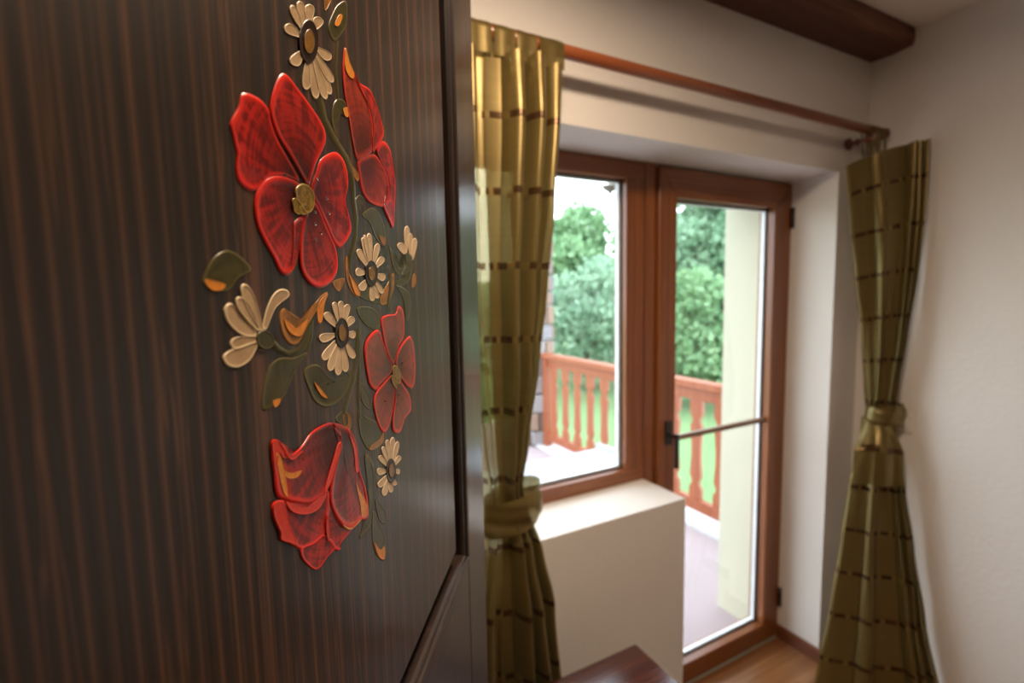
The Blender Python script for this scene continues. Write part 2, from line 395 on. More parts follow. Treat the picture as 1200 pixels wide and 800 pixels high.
def panel(x0, x1, z0, z1, ox0, ox1, oz0, oz1, r, mat, lowr=False):
    e = .0015
    ring_mesh('panel', [(rounded(x0-.012, x1+.012, z0-.012, z1+.012, r, low=lowr), BACK-.004), (rounded(x0-.012, x1+.012, z0-.012, z1+.012, r, low=lowr), .0186),
                        (rounded(x0, x1, z0, z1, r, low=lowr), .018), (rounded(x0, x1, z0, z1, r, low=lowr), e), (rounded(x0+e, x1-e, z0+e, z1-e, r, low=lowr), 0)], mat, True)
    def off(k): # k=0 outer edge, 1 inner edge
        return rounded(ox0+(x0-.010-ox0)*k, ox1+(x1+.010-ox1)*k, oz0+(z0-.008-oz0)*k, oz1+(z1+.008-oz1)*k, r+.012*(1-k), low=lowr)
    ring_mesh('moulding', [(off(-.05), FRONT+.001), (off(0), FRONT-.0015), (off(.10), FRONT-.002), (off(.2), FRONT-.0005), (off(.24), FRONT+.002),
                           (off(.36), FRONT+.0015), (off(.46), FRONT+.003), (off(.52), FRONT+.006), (off(.56), .013), (off(.75), .018), (off(1.0), .0185), (off(1.2), .019)], M['moulding'])
panel(PX0, PX1, PZ0, PZ1, SX0, SX, MZ0, MZ1, .022, M['door'])
LZ1 = 1.158; LZ0 = .20
panel(PX0, PX1, LZ0, LZ1-.026, SX0, SX, LZ0-.026, LZ1, .03, M['door'])
TOP = 2.08
for a, b in ((0, SX0), (SX, EX)): box('stile', (a, FRONT, .004), (b, BACK, TOP), M['door_v'], leaf, .003)
# rails, the two whose edge follows a rounded panel head get it cut to the curve
def rail(name, z0, z1, arch_low):
    if not arch_low:
        return box(name, (SX0, FRONT+.0004, z0), (SX, BACK-.0004, z1), M['door_h'], leaf, .001)
    r = .04; pts = [(SX0, z1), (SX, z1), (SX, z0-r)]
    for i in range(7):
        a = math.radians(90*i/6); pts.append((SX-r+r*math.cos(a), z0-r+r*math.sin(a)))
    for i in range(7):
        a = math.radians(90+90*i/6); pts.append((SX0+r+r*math.cos(a), z0-r+r*math.sin(a)))
    pts.append((SX0, z0-r))
    return extrude_poly(name, pts, 'Y', FRONT+.0004, BACK-.0004, M['door_h'], leaf)
rail('bottom_rail', .004, LZ0-.026, False); rail('middle_rail', LZ1, MZ0, True); rail('top_rail', MZ1, TOP, True)

# painted flowers, raised a little from the panel ---------------------------
def smooth_closed(pts, n=44):
    k = len(pts); out = []
    per = max(2, n//k + 1)
    for i in range(k):
        p0, p1, p2, p3 = (Vector(pts[(i+j-1) % k]) for j in range(4))
        for s in range(per):
            t = s/per
            out.append(.5*((2*p1) + (p2-p0)*t + (2*p0-5*p1+4*p2-p3)*t*t + (3*p1-p0-3*p2+p3)*t**3))
    return out
def blob(name, pxpts, mat, parent, base=None, H=.0009, lift=0.0, rings=((1, 0), (.985, .38), (.95, .62), (.91, .58), (.86, .38), (.80, .32), (.6, .30), (.35, .30), (.12, .30))):
    q = [Vector(P(*p)) for p in smooth_closed(pxpts)]
    c = sum(q, Vector((0, 0)))/len(q)
    bb = Vector(P(*base)) if base else c
    dmax = max((p-bb).length for p in q) or 1
    bm = bmesh.new(); lay = bm.verts.layers.float_color.new('paint'); L = []
    for k, h in rings:
        row = []
        for p in q:
            w = c + (p-c)*k
            v = bm.verts.new((w.x, -(lift*.6 + h*H*.75), w.y)); d = w-bb
            v[lay] = (k, d.length/dmax, math.atan2(d.y, d.x)/(2*math.pi)+.5, 1); row.append(v)
        L.append(row)
    n = len(q)
    for a, b in zip(L, L[1:]):
        for i in range(n): bm.faces.new((a[i], a[(i+1) % n], b[(i+1) % n], b[i]))
    bm.faces.new(L[-1])
    me = bpy.data.meshes.new(name); bm.to_mesh(me); bm.free()
    return link(name, me, mat, parent, True)
def flower(name, cx, cy):
    x, z = P(cx, cy); o = bpy.data.objects.new(name, None); col.objects.link(o); o.parent = leaf; return o
def cp(y0):           # traced at four times the photograph's size from x 220 and y0
    return lambda pts: [(220+a/4, y0+b/4) for a, b in pts]
c0, c1, c2, c3 = cp(0), cp(180), cp(320), cp(480)
def dots(pts, parent, r=1.3, lift=.0012):
    for x, y in pts:
        blob('stamen_dot', [(x+r*math.cos(a)*.8, y+r*math.sin(a)*1.1) for a in (0, 1.05, 2.1, 3.15, 4.2, 5.25)], M['dot'], parent, H=.0006, lift=lift)

# large poppy
f = flower('painted_poppy', 345, 220); bA = (353, 225)
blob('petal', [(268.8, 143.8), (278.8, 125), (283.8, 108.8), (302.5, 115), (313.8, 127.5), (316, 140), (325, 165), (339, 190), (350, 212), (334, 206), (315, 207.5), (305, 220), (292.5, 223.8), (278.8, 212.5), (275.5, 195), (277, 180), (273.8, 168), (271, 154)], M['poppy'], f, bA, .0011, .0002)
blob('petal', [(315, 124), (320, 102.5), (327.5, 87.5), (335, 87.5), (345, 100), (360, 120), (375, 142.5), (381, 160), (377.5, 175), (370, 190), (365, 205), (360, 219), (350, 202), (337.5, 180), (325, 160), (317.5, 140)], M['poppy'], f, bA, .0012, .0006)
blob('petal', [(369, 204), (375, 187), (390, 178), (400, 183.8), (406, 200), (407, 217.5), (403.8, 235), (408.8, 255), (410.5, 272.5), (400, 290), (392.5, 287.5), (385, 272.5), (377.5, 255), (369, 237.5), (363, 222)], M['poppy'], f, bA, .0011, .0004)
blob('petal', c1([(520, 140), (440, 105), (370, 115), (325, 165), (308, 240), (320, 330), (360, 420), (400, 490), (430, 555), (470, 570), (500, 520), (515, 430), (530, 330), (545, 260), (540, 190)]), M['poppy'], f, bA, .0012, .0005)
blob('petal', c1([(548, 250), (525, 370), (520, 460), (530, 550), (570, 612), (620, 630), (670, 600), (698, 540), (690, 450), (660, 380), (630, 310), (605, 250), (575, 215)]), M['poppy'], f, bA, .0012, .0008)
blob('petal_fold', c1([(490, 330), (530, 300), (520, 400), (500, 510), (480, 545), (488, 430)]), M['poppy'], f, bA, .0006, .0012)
for s in ([(495, 165), (530, 140), (570, 165), (585, 215), (575, 265), (545, 280), (520, 245), (500, 215)], [(480, 215), (500, 210), (525, 245), (515, 285), (490, 275), (482, 245)], [(515, 250), (545, 240), (560, 270), (540, 285), (520, 282)]):
    blob('stamen', c1(s), M['stamen'], f, None, .0010, .0016)
dots([(220+x/4, 180+y/4) for x, y in ((590, 330), (593, 402), (645, 210), (615, 372), (590, 275), (560, 130), (600, 120), (655, 280), (450, 100))], f, 1.5)
# side-on poppy
f = flower('painted_poppy', 430, 150); bB = (428, 188)
blob('petal', c0([(735, 222), (752, 285), (790, 370), (840, 470), (862, 560), (867, 640), (862, 712), (795, 755), (772, 680), (757, 590), (745, 510), (730, 430), (723, 330), (727, 260)]), M['poppy_or'], f, bB, .0010, .0003)
blob('petal', c0([(772, 330), (800, 385), (850, 420), (880, 490), (908, 580), (914, 640), (885, 690), (862, 718), (867, 640), (862, 560), (842, 480), (802, 410)]), M['poppy'], f, bB, .0011, .0006)
blob('petal', c1([(795, 38), (840, 10), (875, 5), (905, 45), (935, 110), (945, 190), (938, 240), (915, 250), (880, 245), (840, 220), (812, 170), (800, 100)]), M['poppy_or'], f, bB, .0010, .0003)
blob('petal', c1([(880, -25), (912, -60), (945, -20), (962, 80), (970, 150), (965, 270), (960, 350), (935, 300), (913, 240), (945, 220), (943, 150), (925, 70), (897, 25)]), M['poppy'], f, bB, .0011, .0006)
blob('orange_tip', c0([(735, 226), (752, 285), (775, 345), (768, 370), (745, 350), (730, 300)]), M['orange'], f, None, .0005, .0011)
# small poppy
f = flower('painted_poppy', 457, 432); bC = (461, 436)
blob('petal', c2([(905, 215), (935, 195), (972, 190), (985, 155), (1005, 170), (1013, 230), (1010, 300), (985, 350), (962, 430), (930, 370), (912, 290)]), M['poppy_pale'], f, bC, .0010, .0003)
blob('petal', c2([(890, 265), (912, 320), (935, 390), (955, 435), (945, 475), (900, 520), (880, 550), (850, 525), (832, 440), (826, 345), (850, 290)]), M['poppy_pale'], f, bC, .0011, .0006)
blob('petal', c2([(1040, 295), (1058, 350), (1064, 440), (1058, 520), (1040, 540), (1000, 500), (980, 460), (970, 415), (985, 360), (1010, 320)]), M['poppy_pale'], f, bC, .0011, .0006)
blob('petal', c2([(955, 480), (967, 560), (955, 660), (930, 740), (905, 742), (880, 680), (868, 610), (880, 560), (915, 515)]), M['poppy_pale'], f, bC, .0011, .0005)
blob('petal', c2([(980, 490), (1010, 530), (1035, 570), (1043, 640), (1015, 680), (990, 748), (960, 740), (957, 680), (968, 600), (966, 530)]), M['poppy_pale'], f, bC, .0011, .0008)
for s in ([(955, 440), (975, 435), (995, 480), (985, 520), (960, 500)], [(948, 480), (970, 490), (975, 540), (955, 520)]): blob('stamen', c2(s), M['stamen'], f, None, .0008, .0014)
dots([(220+x/4, 320+y/4) for x, y in ((975, 612), (935, 560), (1000, 420), (920, 600), (985, 570))], f, 1.1)
# hanging poppy
f = flower('painted_poppy', 370, 580); bD = (398, 502)
blob('petal', c3([(395, 440), (450, 420), (560, 440), (640, 380), (660, 390), (655, 480), (650, 560), (610, 620), (560, 640), (525, 655), (470, 625), (430, 610), (425, 570), (395, 500)]), M['poppy'], f, bD, .0011, .0003)
blob('petal', c3([(635, 585), (690, 640), (650, 690), (620, 735), (590, 750), (545, 715), (525, 680), (530, 645), (580, 625)]), M['poppy'], f, bD, .0011, .0005)
blob('petal', c3([(655, 385), (665, 440), (690, 510), (730, 555), (775, 552), (715, 625), (710, 660), (680, 650), (650, 600), (638, 540), (650, 470)]), M['poppy'], f, bD, .0011, .0004)
blob('petal', c3([(385, 150), (410, 140), (430, 170), (465, 210), (520, 180), (570, 110), (620, 75), (670, 60), (712, 90), (714, 150), (695, 230), (665, 330), (625, 405), (565, 442), (500, 438), (450, 425), (410, 400), (396, 300), (385, 220)]), M['poppy'], f, bD, .0012, .0008)
blob('petal', c3([(705, 110), (668, 62), (730, 75), (770, 120), (790, 180), (797, 270), (822, 350), (838, 420), (838, 510), (800, 520), (768, 558), (720, 545), (680, 490), (660, 420), (668, 330), (694, 220)]), M['poppy'], f, bD, .0012, .0010)
for s in ([(402, 205), (425, 220), (445, 290), (460, 405), (440, 390), (418, 300)], [(440, 285), (480, 295), (525, 285), (500, 318), (455, 318)],
          [(780, 340), (800, 380), (832, 440), (828, 505), (808, 500), (800, 440)], [(720, 540), (770, 525), (815, 500), (785, 540), (750, 562)]):
    blob('orange_stroke', c3(s), M['orange'], f, None, .0004, .0016)
for s in ([(395, 435), (440, 432), (465, 520), (505, 630), (470, 625), (430, 610), (425, 570), (395, 500)], [(455, 432), (560, 448), (640, 390), (610, 460), (550, 490), (480, 480)],
          [(385, 150), (410, 142), (432, 180), (470, 222), (440, 225), (415, 200), (400, 300), (390, 220)], [(740, 85), (770, 125), (788, 190), (795, 280), (780, 290), (770, 190)]):
    blob('red_band', c3(s), M['red'], f, None, .0005, .0016)
for s in ([(690, 170), (708, 150), (712, 180), (690, 240), (665, 330), (630, 395), (640, 340), (670, 240)], [(645, 490), (655, 560), (650, 620), (638, 560)], [(440, 200), (480, 215), (530, 190), (480, 235)]):
    blob('red_stroke', c3(s), M['red'], f, None, .0007, .0018)

# daisies
def capsule(bx, by, tx, ty, w, blunt=.62):
    ax = Vector((tx-bx, ty-by)); ln = ax.length; ax /= ln; nx = Vector((-ax.y, ax.x)); L, Rr = [], []
    for t, h in ((0, .22), (.2, .55), (.45, .85), (.7, 1.0), (.88, .85), (.97, .45)):
        c = Vector((bx, by)) + ax*ln*t; L.append(tuple(c + nx*w*.5*h)); Rr.append(tuple(c - nx*w*.5*h))
    return L + [(tx, ty)] + Rr[::-1]
def daisy(conv, c, rx, ry, tips, w, mat, lift=.0002, inner=True):
    f = flower('painted_daisy', 0, 0)
    for i, t in enumerate(tips):
        tx, ty = t[0], t[1]; ww = t[2] if len(t) > 2 else w
        d = math.atan2((ty-c[1])/ry, (tx-c[0])/rx)
        bx, by = c[0]+rx*.75*math.cos(d), c[1]+ry*.75*math.sin(d)
        blob('petal', conv(capsule(bx, by, tx, ty, ww)), mat, f, conv([(bx, by)])[0], .0008, lift+.0001*(i % 3))
    if inner:
        el = lambda k: conv([(c[0]+rx*k*math.cos(a*math.pi/6), c[1]+ry*k*math.sin(a*math.pi/6)) for a in range(12)])
        blob('flower_eye', el(1.0), M['centre'], f, None, .0008, .0008); blob('flower_eye_core', el(.55), M['centre_in'], f, None, .0006, .0014)
    return f
daisy(c0, (562, 195), 46, 105, [(520, 5, 38), (482, 25, 36), (568, 20, 46), (618, 82, 50), (453, 120, 48), (488, 305, 56), (553, 422, 42), (600, 465, 40), (645, 468, 38), (668, 445, 38), (678, 388, 36), (668, 278, 42)], 36, M['cream'])
daisy(c1, (857, 562), 30, 62, [(848, 372, 27), (818, 392, 27), (890, 420, 27), (796, 448, 32), (915, 485, 30), (924, 583, 36), (784, 552, 38), (806, 640, 36), (862, 692, 27), (888, 680, 25), (912, 655, 25), (826, 380, 20)], 28, M['cream_small'])
daisy(c2, (718, 280), 33, 72, [(684, 135, 30), (715, 130, 30), (748, 145, 30), (775, 205, 34), (784, 290, 36), (776, 400, 34), (738, 465, 36), (700, 480, 36), (660, 460, 36), (630, 408, 36), (614, 310, 42), (640, 185, 38)], 36, M['cream_small'])
daisy(c3, (950, 285), 23, 58, [(960, 128, 24), (933, 140, 24), (983, 148, 22), (995, 215, 22), (993, 290, 26), (970, 355, 24), (950, 388, 22), (916, 404, 26), (892, 362, 28), (885, 290, 34), (896, 215, 28), (912, 172, 24)], 24, M['cream_small'])
f = flower('painted_daisy', 0, 0)
for p in (capsule(345, 275, 255, 50, 56), capsule(330, 270, 228, 112, 52), [(310, 300), (250, 290), (190, 240), (165, 180), (180, 145), (205, 145), (240, 200), (290, 250), (318, 280)],
          [(345, 260), (365, 170), (395, 105), (430, 75), (465, 80), (472, 105), (440, 130), (405, 165), (380, 220), (362, 265)], capsule(330, 305, 195, 335, 56), [(325, 320), (250, 340), (180, 370), (160, 400), (185, 435), (235, 440), (285, 410), (315, 360)]):
    blob('petal', c2(p), M['cream'], f, c2([(345, 290)])[0], .0009, .0003)
blob('calyx', c2([(318, 290), (345, 268), (385, 285), (400, 320), (380, 352), (345, 355), (320, 330)]), M['olive'], f, None, .0007, .0011)
f = flower('painted_daisy', 0, 0)
for t in (capsule(1022, 465, 1026, 338, 26), capsule(1040, 480, 1042, 372, 24), capsule(1050, 500, 1064, 395, 26), capsule(1015, 470, 990, 418, 34)):
    blob('petal', c1(t), M['cream_small'], f, c1([(1035, 490)])[0], .0008, .0003)
blob('calyx', c1([(1015, 470), (1040, 470), (1052, 500), (1035, 550), (1000, 570), (1020, 520)]), M['olive'], f, None, .0006, .0006)

# leaves and stems
def pleaf(conv, pts, mat='olive', hi=None, himat='orange', base=None):
    o = blob('painted_leaf', conv(pts), M[mat], leaf, conv([base or pts[0]])[0], .0006, .0001)
    if hi: blob('highlight', conv(hi), M[himat], o, None, .0004, .0007)
pleaf(c1, [(65, 590), (110, 500), (170, 455), (230, 470), (295, 540), (240, 580), (190, 640), (130, 645), (80, 625)], 'olive', [(75, 590), (140, 600), (172, 615), (150, 640), (100, 635)])
pleaf(c2, [(430, 190), (450, 165), (490, 200), (530, 215), (580, 180), (620, 110), (655, 92), (600, 180), (558, 250), (520, 325), (480, 335), (450, 300), (432, 240)], 'amber', [(450, 215), (490, 260), (535, 250), (560, 215), (530, 290), (490, 290), (460, 260)])
pleaf(c2, [(610, 230), (605, 170), (625, 120), (655, 95), (640, 140), (628, 225)], 'orange')
pleaf(c2, [(345, 640), (350, 540), (380, 440), (430, 398), (500, 395), (560, 372), (505, 450), (472, 530), (440, 590), (390, 628)], 'olive', [(395, 600), (428, 588), (425, 610), (405, 628)], base=(560, 372))
pleaf(c2, [(540, 470), (560, 437), (610, 430), (650, 478), (700, 505), (765, 470), (742, 560), (690, 615), (640, 628), (592, 600), (560, 530)], 'olive', [(588, 510), (615, 535), (652, 585), (620, 570)], base=(765, 470))
pleaf(c2, [(790, 165), (850, 158), (890, 190), (897, 250), (870, 265), (820, 230)], 'olive')
pleaf(c1, [(745, 480), (760, 560), (800, 620), (806, 670), (775, 660), (745, 600), (737, 530)], 'amber', [(755, 570), (795, 630), (800, 665), (778, 650)])
pleaf(c1, [(965, 560), (962, 640), (935, 700), (903, 708), (903, 665), (930, 620)], 'amber')
pleaf(c1, [(938, 425), (955, 480), (985, 540), (1012, 540), (1022, 490), (1012, 452), (1030, 470), (1035, 550), (1000, 575), (965, 540)], 'olive')
pleaf(c1, [(1050, 625), (1052, 590), (1062, 560), (1070, 590), (1062, 620)], 'amber')
pleaf(c1, [(1048, 500), (1054, 540), (1040, 590), (1000, 620), (975, 600), (1015, 585), (1036, 545)], 'olive')
pleaf(c2, [(975, 55), (1030, 85), (1044, 150), (1026, 228), (1014, 150), (1000, 100)], 'olive')
pleaf(c3, [(795, 0), (830, 30), (890, 60), (918, 110), (905, 160), (850, 192), (815, 140), (800, 80)], 'olive', [(860, 165), (895, 140), (914, 105), (912, 150), (880, 180), (850, 190)], 'amber')
pleaf(c2, [(810, 510), (850, 580), (854, 640), (820, 612), (806, 560)], 'olive')
pleaf(c3, [(828, 205), (868, 255), (872, 400), (862, 500), (845, 560), (803, 607), (828, 530), (848, 450), (840, 320)], 'olive')
pleaf(c3, [(868, 470), (900, 540), (926, 600), (922, 703), (890, 690), (868, 640), (862, 560)], 'olive', [(872, 620), (900, 655), (920, 640), (918, 700), (890, 685)])
pleaf(c3, [(878, 420), (925, 480), (922, 532), (895, 512)], 'olive')
pleaf(c0, [(742, 10), (744, 110), (712, 170), (682, 192), (657, 130), (680, 60), (705, 20)], 'olive', [(685, 115), (705, 70), (722, 75), (705, 120)])
pleaf(c0, [(640, -20), (672, -10), (660, 25), (640, 50)], 'amber')
pleaf(c0, [(672, 560), (682, 490), (705, 462), (738, 478), (752, 520), (745, 552), (712, 535), (702, 600), (690, 630)], 'olive', [(725, 510), (748, 505), (750, 545), (735, 545)])
pleaf(c1, [(778, 232), (800, 195), (822, 212), (800, 272), (785, 280)], 'olive')
pleaf(c1, [(815, 290), (840, 262), (872, 255), (906, 300), (928, 385), (915, 435), (880, 395), (850, 322)], 'olive', [(895, 385), (925, 400), (915, 432)], 'amber')
pleaf(c1, [(680, 600), (732, 585), (712, 642), (692, 635)], 'amber')
pleaf(c3, [(735, 0), (765, 40), (758, 95), (735, 75), (725, 35)], 'amber', None)
pleaf(c3, [(690, 45), (720, 10), (745, 20), (750, 70), (725, 72)], 'olive')
pleaf(c1, [(770, 640), (830, 620), (880, 640), (905, 700), (840, 690)], 'olive')
pleaf(c1, [(745, 5), (775, 60), (802, 95), (795, 130), (765, 90), (748, 50)], 'amber')
def stem(pts, w, mat='olive'):
    q = [Vector(p) for p in pts]; L, Rr = [], []
    for i, p in enumerate(q):
        t = (q[min(i+1, len(q)-1)] - q[max(i-1, 0)]).normalized(); nn = Vector((-t.y, t.x))*w/2
        L.append(P(*(p+nn))); Rr.append(P(*(p-nn)))
    bm = bmesh.new(); lay = bm.verts.layers.float_color.new('paint'); rows = []
    for a, b in zip(L, Rr):
        row = [bm.verts.new((*(a[0]+(b[0]-a[0])*t,), -.0001-h, a[1]+(b[1]-a[1])*t)) for t, h in ((0, 0), (.3, .0004), (.7, .0004), (1, 0))]
        for v, k in zip(row, (1, .5, .5, 1)): v[lay] = (k, .5, .5, 1)
        rows.append(row)
    for a, b in zip(rows, rows[1:]):
        for j in range(3): bm.faces.new((a[j], a[j+1], b[j+1], b[j]))
    me = bpy.data.meshes.new('painted_stem'); bm.to_mesh(me); bm.free()
    link('painted_stem', me, M[mat], leaf, True)
stem(c0([(618, 455), (640, 560), (690, 660), (740, 740), (765, 810)]), 7)
stem(c1([(765, 90), (775, 140), (778, 220), (790, 300), (785, 400), (765, 480)]), 4.5)
stem(c1([(765, 480), (755, 540)]), 3)
stem(c2([(385, 310), (420, 355), (470, 380), (520, 365), (555, 320), (575, 240)]), 8)
stem(c2([(560, 370), (575, 300), (580, 220)]), 5)
stem(c2([(800, 260), (795, 380), (775, 500), (745, 600), (730, 660)]), 6)
stem(c2([(800, 300), (802, 420), (800, 560), (805, 680)]), 4)
stem(c2([(760, 480), (790, 440), (800, 380)]), 5)
stem(c0([(700, 190), (692, 320), (702, 460)]), 3.5)
stem(c1([(950, 560), (948, 640), (935, 720)]), 4)

# ------------------------------------------------------------------ curtain rod
RY, RZ, RR = 1.072, 2.2385, .0165
rod = empty('curtain_rod', (OPX0, RY, RZ)); rod.location = (0, 0, 0)
tag(rod, 'round reddish-brown wooden curtain rod running above the window and balcony door', 'curtain rod')
lathe('pole', [(RR, -.30), (RR, 2.215)], M['rod'], (0, RY, RZ), 'X', rod)
lathe('finial', [(.013, 2.21), (.019, 2.214), (.019, 2.222), (.012, 2.226), (.012, 2.231), (.020, 2.237), (.022, 2.247), (.017, 2.256), (.006, 2.260)], M['turned'], (0, RY, RZ), 'X', rod)
lathe('finial', [(.006, -.36), (.017, -.356), (.022, -.347), (.020, -.337), (.012, -.331), (.012, -.326), (.019, -.322), (.019, -.314), (.013, -.31), (.013, -.29)], M['turned'], (0, RY, RZ), 'X', rod)
for bx in (2.150, .02):
    # turned arm from its rosette on the wall out to the rod
    lathe('bracket', [(.022, W0+.001), (.023, W0-.008), (.019, W0-.014), (.008, W0-.020), (.008, W0-.027), (.014, W0-.034), (.014, W0-.040), (.007, W0-.046), (.006, W0-.066), (.012, RY+.012), (.012, RY-.012)],
          M['turned'], (bx, 0, RZ-.030), 'Y', rod, 20)
    boxes('cradle', [((bx-.007, RY-.020, RZ-.042), (bx+.007, RY+.020, RZ-.0155))], M['turned'], rod, .004)

# ------------------------------------------------------------------ curtains
def fabric():
    mt = bpy.data.materials.new('olive_gold_satin'); mt.use_nodes = True; nt = mt.node_tree; b = nt.nodes['Principled BSDF']; out = nt.nodes['Material Output']
    uv = nt.nodes.new('ShaderNodeUVMap'); s = nt.nodes.new('ShaderNodeSeparateXYZ'); nt.links.new(uv.outputs[0], s.inputs[0])
    u, v = s.outputs[0], s.outputs[1]
    fv = math_(nt, 'FRACT', math_(nt, 'DIVIDE', math_(nt, 'SUBTRACT', v, 2.045-.174*20-.0055), .174))
    st = math_(nt, 'LESS_THAN', fv, .095)
    rowi = math_(nt, 'FLOOR', math_(nt, 'DIVIDE', math_(nt, 'SUBTRACT', v, 2.045-.174*20-.0055), .174))
    fu = math_(nt, 'FRACT', math_(nt, 'ADD', math_(nt, 'DIVIDE', u, .105), math_(nt, 'MULTIPLY', rowi, .13)))
    dash = math_(nt, 'MULTIPLY', st, math_(nt, 'LESS_THAN', fu, .74))
    weave = noise(nt, coords(nt, (60, 60, 900)), 1, 2)
    slub = noise(nt, coords(nt, (3, 3, 160)), 1, 3, .6)
    base = mixc(nt, slub, (.155, .108, .031), (.228, .166, .055))
    base = mixc(nt, math_(nt, 'MULTIPLY', weave, .25), base, (.10, .07, .018))
    c = mixc(nt, math_(nt, 'MULTIPLY', st, .55), base, (.30, .20, .06)); c = mixc(nt, dash, c, (.085, .042, .014))
    nt.links.new(c, b.inputs['Base Color'])
    nt.links.new(math_(nt, 'SUBTRACT', .37, math_(nt, 'MULTIPLY', dash, .12)), b.inputs['Roughness'])
    b.inputs['Specular IOR Level'].default_value = .6; b.inputs['Sheen Weight'].default_value = .12; b.inputs['Sheen Roughness'].default_value = .4
    b.inputs['Sheen Tint'].default_value = (.9, .85, .55, 1); b.inputs['Metallic'].default_value = .6
    bump(nt, b, slub, .12, .002)
    tl = nt.nodes.new('ShaderNodeBsdfTranslucent'); nt.links.new(mixc(nt, dash, (.42, .31, .08), (.10, .05, .015)), tl.inputs[0])
    tp = nt.nodes.new('ShaderNodeBsdfTransparent'); nt.links.new(mixc(nt, dash, (.95, .85, .5), (.3, .2, .1)), tp.inputs[0])
    m1 = nt.nodes.new('ShaderNodeMixShader'); m1.inputs[0].default_value = .05; m2 = nt.nodes.new('ShaderNodeMixShader'); m2.inputs[0].default_value = .13
    nt.links.new(b.outputs[0], m1.inputs[1]); nt.links.new(tl.outputs[0], m1.inputs[2])
    nt.links.new(m1.outputs[0], m2.inputs[1]); nt.links.new(tp.outputs[0], m2.inputs[2]); nt.links.new(m2.outputs[0], out.inputs[0])
    return mt
M['cloth'] = fabric()
def grid_mesh(name, fn, nu, nv, mat, parent, wrap=False, uvfn=None):
    bm = bmesh.new(); uvl = bm.loops.layers.uv.new('UVMap')
    V = [[bm.verts.new(fn(i/nu, j/nv)) for i in range(nu+(0 if wrap else 1))] for j in range(nv+1)]
    n = len(V[0])
    for j in range(nv):
        for i in range(nu):
            q = ((i, j), ((i+1) % n if wrap else i+1, j), ((i+1) % n if wrap else i+1, j+1), (i, j+1))
            fc = bm.faces.new([V[b][a] for a, b in q])
            for lp, (a, b) in zip(fc.loops, ((i, j), (i+1, j), (i+1, j+1), (i, j+1))):
                lp[uvl].uv = uvfn(a/nu, b/nv) if uvfn else (a/nu, b/nv)
    me = bpy.data.meshes.new(name); bm.to_mesh(me); bm.free()
    return link(name, me, mat, parent, True)
def lerp_table(tab, z):
    """tab: rows (z, values...) with z falling; smooth interpolation"""
    if z >= tab[0][0]: return tab[0][1:]
    for a, b in zip(tab, tab[1:]):
        if a[0] >= z >= b[0]:
            t = (a[0]-z)/(a[0]-b[0]); t = t*t*(3-2*t)*.5 + t*.5
            return tuple(p+(q-p)*t for p, q in zip(a[1:], b[1:]))
    return tab[-1][1:]
def curtain_cloth(parent, tab, ztop, zbot, folds, width, seed, uoff=0.0, top_wave=.0, span=(0, 1), back=0.0, name='cloth', sag=0.0):
    """tab rows: z, ax, ay, bx, by, amp, bulge. folds: list of (start, end, gain) of the pleats across the cloth"""
    ph = random.Random(seed); s0, s1 = span; wob = [(ph.uniform(2, 9), ph.uniform(0, 6.28), ph.uniform(3, 11)) for _ in folds]
    def fold(s, z):
        for (a, b, g), (k, p0, k2) in zip(folds, wob):
            if a <= s <= b:
                t = (s-a)/(b-a)
                return g*(max(0, math.sin(math.pi*t))**.6)*(1+.12*math.sin(k*z+p0)), .25*math.sin(k2*z+p0)*(b-a)*math.sin(math.pi*t)*.35
        return 0.0, 0.0
    def fn(s, t):
        z = ztop + (zbot-ztop)*t; s = s0+(s1-s0)*s
        ax, ay, bx, by, amp, bul = lerp_table(tab, z)
        h, sh = fold(s, z); s2 = s + sh
        x = ax+(bx-ax)*s2; y = ay+(by-ay)*s2
        dx, dy_ = bx-ax, by-ay; ln = math.hypot(dx, dy_); nx, ny = dy_/ln, -dx/ln      # towards the room
        if back: h = 1-h
        d = amp*h*(.6 if back else 1) - back + bul*math.sqrt(max(0, 1-(2*s-1)**2))
        zz = z - (top_wave*(1-h) if t == 0 else 0) - sag*(1-s)**1.6*(1-t)**4
        return (x+nx*d, y+ny*d, zz)
    o = grid_mesh(name, fn, 170, 150, M['cloth'], parent, uvfn=lambda s, t: (uoff+(s0+(s1-s0)*s)*width, ztop+(zbot-ztop)*t))
    return o
def tab_loop(parent, x, w, ztop, lean=0.0):
    """a strip of cloth going over the rod, both ends sewn to the curtain top"""
    path = [(RY-.019, ztop-.012), (RY-.0195, RZ-.012)]
    for i in range(9):
        a = math.pi - math.pi*i/8; path.append((RY+.0195*math.cos(a), RZ+.0195*math.sin(a)))
    path += [(RY+.0195, RZ-.012), (RY+.010, ztop-.012)]
    def fn(s, t):
        f = t*(len(path)-1); i = min(int(f), len(path)-2); q = f-i
        y = path[i][0]+(path[i+1][0]-path[i][0])*q; z = path[i][1]+(path[i+1][1]-path[i][1])*q
        return (x-w/2+w*s+lean*(RZ-z), y-.0012*math.sin(s*9+x*40), z)
    return grid_mesh('tab', fn, 6, 36, M['cloth'], parent, uvfn=lambda s, t: (x*3+s*w+.2, 2.1+.03*t))
